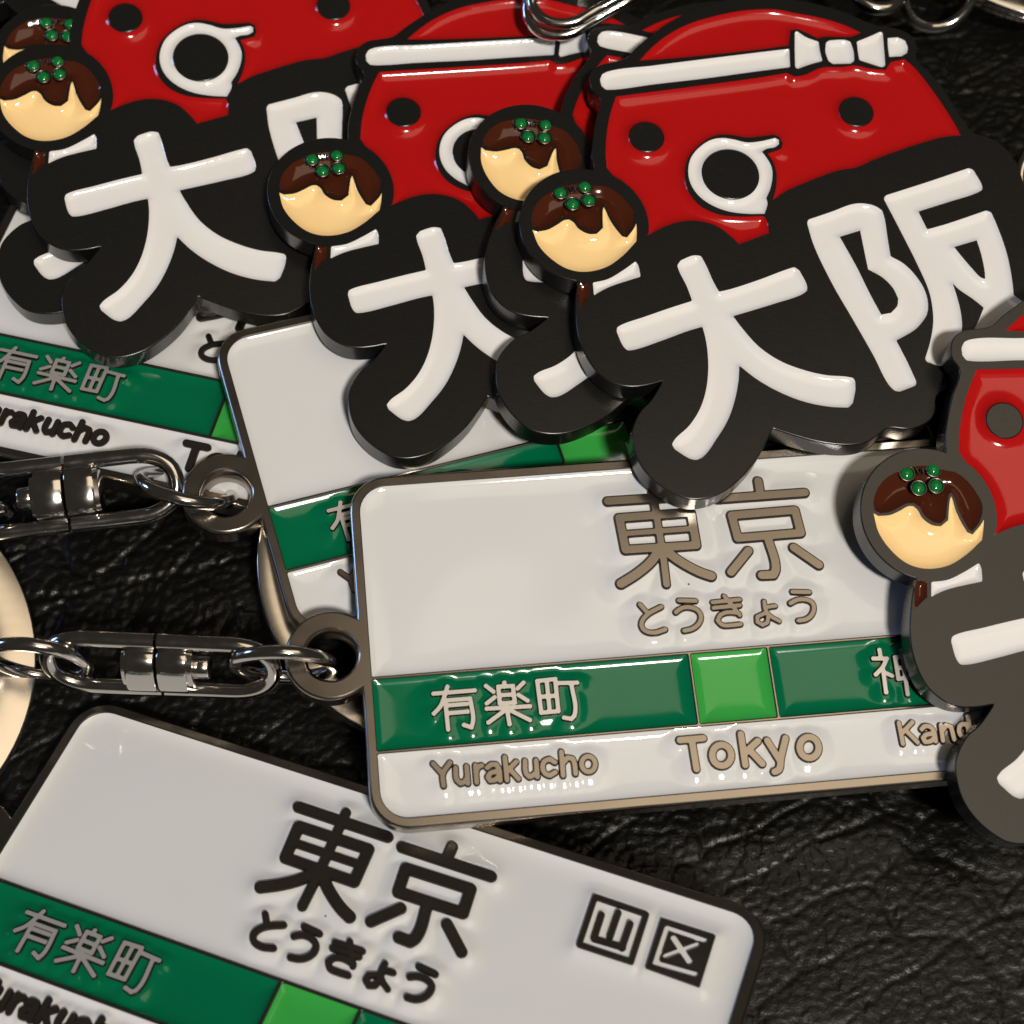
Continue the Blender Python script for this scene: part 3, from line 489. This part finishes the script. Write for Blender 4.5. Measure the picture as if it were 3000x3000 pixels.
    for k, (f, lo, hi) in fs.items():
        big = k in ('tou', 'kyou')
        V, F, dk = raised(f, lo, hi, top=.10, bev=.125 if big else .085 if k in ('yuu', 'raku', 'chou', 'kan', 'da', 'yama', 'ku') else .105)
        nm = kind.get(k, 'letter'); band = k in ('yuu', 'raku', 'chou', 'kan', 'da'); SIGN['letters'].append((nm, mesh(nm, V, F, 'bright' if band else 'nickel', 32, 'dark_edge', dk)))
sign_meshes()
def sign(pose, label):
    e = empty('sign_keychain', *POSES[pose]); bpy.context.view_layer.update()
    tag(e, label, 'keychain', 'Tokyo station sign keychains')
    p = link('plate', SIGN['plate'], e)
    for n, me in SIGN['cells'] + SIGN['letters']: link(n, me, p)
    return e

# ------------------------------------------------------------------ octopus keychain
OCT = {}; THO = 2.3
def octo_meshes():
    out = ccw(spline(OD['outline'], True, .25, 55))
    circ = lambda c, r, n=40: np.array([(c[0] + r*math.cos(a), c[1] + r*math.sin(a)) for a in np.linspace(0, 2*math.pi, n, endpoint=False)])
    cells = {}
    for k, P in OD['cells'].items():
        P = np.array(P)
        if k in ('bow_left', 'bow_right', 'knot', 'headband', 'band_end', 'stick', 'ribbon'): L = spline(P, True, .12, 28)
        else: L = spline(P, True, .12, 30)
        if k.startswith('glyph') or k in ('bow_left', 'bow_right', 'knot', 'headband', 'ribbon'):
            for _ in range(1): L = .5*L + .25*(np.roll(L, 1, 0) + np.roll(L, -1, 0))
        cells[k] = [ccw(L)]
    eyes = [circ(c, OD['eye_r']*.98) for c in OD['eyes']]; pupil = circ(OD['mouthc'], OD['mouth_r']*1.0, 56)
    hl = spline(OD['hole_left'], True, .12, 30); hr = spline(OD['hole_right'], True, .12, 30)
    cells['red_face'] += eyes; cells['mouth'] += [pupil]
    cells['glyph_slope_left'] += [hl]; cells['glyph_slope_right'] += [hr]
    bev = [(out, -.11), (inset(out, .02), -.05), (inset(out, .05), -.015), (inset(out, .09), 0.0)]
    base = [l for v in cells.values() for l in v if not any(l is q for q in eyes + [pupil])]
    parts = [flat([bev[-1][0]] + [v[0] for v in cells.values()] + [hl, hr], 0.0), rings(bev),
             rings([(inset(out, .15), -THO), (out, -THO+.15), (out, -.11)]), flat([inset(out, .15)], -THO, True)]
    for v in cells.values():
        for i, L in enumerate(v):
            if any(L is q for q in eyes + [pupil]): continue
            parts.append(rings([(ccw(L), 0.0), (ccw(L), -.35)], True if i == 0 else False))
    OCT['plate'] = mesh('plate', *merge(parts), 'black', 35)
    OCT['eyes'] = []
    for nm, L in (('eye', eyes[0]), ('eye', eyes[1]), ('mouth_opening', pupil)):
        L = ccw(L); OCT['eyes'].append((nm, mesh(nm, *merge([flat([inset(L, .09)], 0.0), rings([(L, -.5), (L, -.09), (inset(L, .03), -.03), (inset(L, .09), 0.0)])]), 'black', 50)))
    names = {'red_face': ('red_enamel', 'red', .46, .38), 'red_dome': ('red_enamel', 'red', .46, .38), 'mouth': ('mouth', 'white', .28, .24), 'headband': ('headband', 'white', .30, .25),
             'bow_left': ('bow_loop', 'white', .30, .25), 'bow_right': ('bow_loop', 'white', .30, .25), 'knot': ('bow_knot', 'white', .30, .25), 'band_end': ('headband', 'white', .30, .25),
             'glyph_big': ('kanji', 'white', .30, .25), 'glyph_slope_left': ('kanji', 'white', .30, .25), 'glyph_slope_right': ('kanji', 'white', .30, .25),
             'sauce': ('sauce', 'brown', .95, 1.25), 'batter': ('batter', 'cream', .55, .5), 'stick': ('stick', 'brown', .4, .4), 'ribbon': ('ribbon', 'white', .30, .25)}
    OCT['cells'] = []
    for i, (k, (nm, m, d, w_)) in enumerate(names.items()):
        V, F = enamel(cells[k], d, w_, seed=i, fine=.16); OCT['cells'].append((nm, mesh(nm, V, F, m, 180)))
    # spring-onion dots: green domes in thin metal rims
    prof = [(.54*math.sin(a), .34*math.cos(a)) for a in np.linspace(0, math.pi/2, 6)]
    V = [(0, 0, prof[0][1] - .24)]; F = []; n = 20
    for r, z in prof[1:]: V += [(r*math.cos(2*math.pi*i/n), r*math.sin(2*math.pi*i/n), z - .24) for i in range(n)]
    F += [[0, 1+i, 1+(i+1) % n] for i in range(n)]
    for k in range(len(prof)-2): F += [[1+k*n+i, 1+(k+1)*n+i, 1+(k+1)*n+(i+1) % n, 1+k*n+(i+1) % n] for i in range(n)]
    OCT['dot'] = mesh('onion_dot', V, F, 'onion', 180)
    rimP = [(.59*math.cos(a), .59*math.sin(a), -.10) for a in np.linspace(0, 2*math.pi, 28, endpoint=False)]
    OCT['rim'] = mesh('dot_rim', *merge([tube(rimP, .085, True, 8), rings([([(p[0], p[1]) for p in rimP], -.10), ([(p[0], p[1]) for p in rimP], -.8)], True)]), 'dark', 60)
    sp = np.array(OD['dots']); c = (sp[0] + sp[1])/2 + (0.05, -.05)
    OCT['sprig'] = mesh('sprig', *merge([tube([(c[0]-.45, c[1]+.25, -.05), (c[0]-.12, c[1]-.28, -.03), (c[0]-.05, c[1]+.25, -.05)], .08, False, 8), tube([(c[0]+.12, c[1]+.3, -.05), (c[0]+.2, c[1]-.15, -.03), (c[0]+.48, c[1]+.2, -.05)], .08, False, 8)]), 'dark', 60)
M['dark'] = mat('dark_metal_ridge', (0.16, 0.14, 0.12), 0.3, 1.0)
octo_meshes()
def octo(pose, label):
    e = empty('octopus_keychain', *POSES[pose])
    tag(e, label, 'keychain', 'Osaka octopus keychains')
    p = link('plate', OCT['plate'], e)
    for n, me in OCT['cells'] + OCT['eyes']: link(n, me, p)
    for x, y in OD['dots']:
        for nm, me in (('onion_dot', OCT['dot']), ('dot_rim', OCT['rim'])):
            o = link(nm, me, p); o.location = (x*MM, y*MM, 0)
    link('sprig', OCT['sprig'], p)
    return e

sA = sign('A', 'large white Tokyo sign keychain on top, nickel tab chained to a flat ring')
sB = sign('B', 'Tokyo sign keychain tucked under the topmost sign, mostly blank left end showing')
sC = sign('C', 'Tokyo sign keychain at the back, half buried beneath an octopus charm and swivel')
sD_ = sign('D', 'Tokyo sign keychain with two square kanji emblems, tilted on bare leather')
octo('O4', 'octopus keychain showing both Osaka kanji and headband bow, foot over the topmost sign')
octo('O5', 'octopus keychain lying over the right end of the topmost sign, round dumpling on its edge')
octo('O3', 'octopus keychain pinned beneath the one with the bow, only dumpling and one stroke showing')
octo('O2', 'octopus keychain with a steel wire across its red head, resting on the tucked-under sign')
octo('O1', 'octopus keychain over the buried sign, showing both eyes and a white ring mouth without headband')
octo('O0', 'octopus keychain beneath another, only a sliced dumpling and a black foot peeking out')
bpy.context.view_layer.update()
# ------------------------------------------------------------------ chains and rings
def px(x, y, z):
    """photo pixel (3000 px square) to the point at height z, millimetres"""
    c = Vector(CAM['C']); r, u, f = [Vector(q) for q in CAM['M']]
    d = r*((x-1500)/CAM['f']) + u*((1500-y)/CAM['f']) + f
    return c + d*((z - c.z)/d.z)
# sign on top: ring through its tab, swivel, second ring, flat key ring
jump_ring(sA, px(832, 1948, 8.2), (1, 0.03, .05), (.08, -.06, 1), 3.75)
swivel(sA, px(470, 1948, 7.4), (1, -.015, .04), (.08, -.86, .46), 1)
jump_ring(sA, px(112, 1935, 6.6), (1, -.03, .03), (.2, .0, 1), 3.75)
split_ring(sA, (-52.9, -17.9, 6.0), (.25, -.03, 1), 16.2, 3.4, .8, 2.5)
# tucked sign
jump_ring(sB, px(546, 1430, 6.6), (1, -.27, -.02), (.17, -.62, .77), 3.7)
swivel(sB, px(197, 1447, 7.0), (1, .17, .0), (.15, -.38, .91), -1)
jump_ring(sB, px(-118, 1500, 6.6), (1, .1, 0.0), (.3, -.2, .9), 3.7)
# loose flat ring lying under the signs
o = split_ring(None, (-4.9, -6.0, 2.5), (.15, -.05, 1), 15.6, 2.2, .75, .6); tag(o, 'flat steel key ring lying under the two upper signs', 'key ring')
# wire ring across the red head of an octopus
P = [px(1400 + x/3.22, y/3.22, z) for x, y, z in ((515, -110, 13.0), (508, 0, 12.7), (530, 90, 12.5), (600, 170, 12.4), (700, 215, 12.3), (830, 225, 12.3), (950, 195, 12.4), (1060, 130, 12.6), (1180, 62, 12.8), (1330, -25, 13.2), (1500, -130, 13.6), (1600, -300, 14), (1520, -520, 14), (1250, -640, 14), (900, -600, 13.8), (640, -420, 13.6), (540, -240, 13.3))]
def smooth3(P, n=5):
    P = np.array([tuple(p) for p in P]); out = []; N = len(P)
    for i in range(N):
        a, b, c, d = P[i-1], P[i], P[(i+1) % N], P[(i+2) % N]
        for k in range(n): t = k/n; out.append(.5*((2*b) + (c-a)*t + (2*a-5*b+4*c-d)*t*t + (-a+3*b-3*c+d)*t**3))
    return np.array(out)
P = smooth3(P)
o = link('wire_ring', mesh('wire_ring', *merge([tube(P, .5, True, 14), tube(P + np.array((-.35, -.45, -1.0)), .5, True, 14)]), 'chrome', 60))
tag(o, 'double coil of bright steel wire lying across a red octopus head', 'key ring')
# hardware behind the octopus with the bow
g = empty('chain_clasp', None, tuple(px(2700, -80, 4))); bpy.context.view_layer.update()
tag(g, 'steel swivel, link and dark key ring on the leather behind the headband bow', 'key ring')
swivel(g, px(2540, -190, 6.0), (.10, -1, 0), (.1, -.25, .95), 1)
jump_ring(g, px(2752, -28, 4.6), (1, .22, 0), (-.1, .55, .8), 3.5)
split_ring(g, px(3062, -335, 4.6), (.03, -.12, 1), 15.4, 2.6, .8, 1.0, 'chrome')
o = jump_ring(None, px(3112, 530, 8.5), (1, 0, 0), (0, .95, .3), 3.7); tag(o, 'small steel ring peeking in beside the second kanji', 'key ring')

# the lowest octopus, in the far corner under two others: only a stroke end and the black border show
a_ = math.radians(-24); R6 = [math.cos(a_), -math.sin(a_), 0, math.sin(a_), math.cos(a_), 0, 0, 0, 1]
lp = Vector((*OD['cells']['glyph_big'][28], 0)); t6 = px(214, 30, 4.6) - Matrix([R6[0:3], R6[3:6], R6[6:9]]) @ lp
POSES['O6'] = [R6, tuple(t6)]
octo('O6', 'lowest octopus keychain of the pile, only black border and one white stroke end showing')
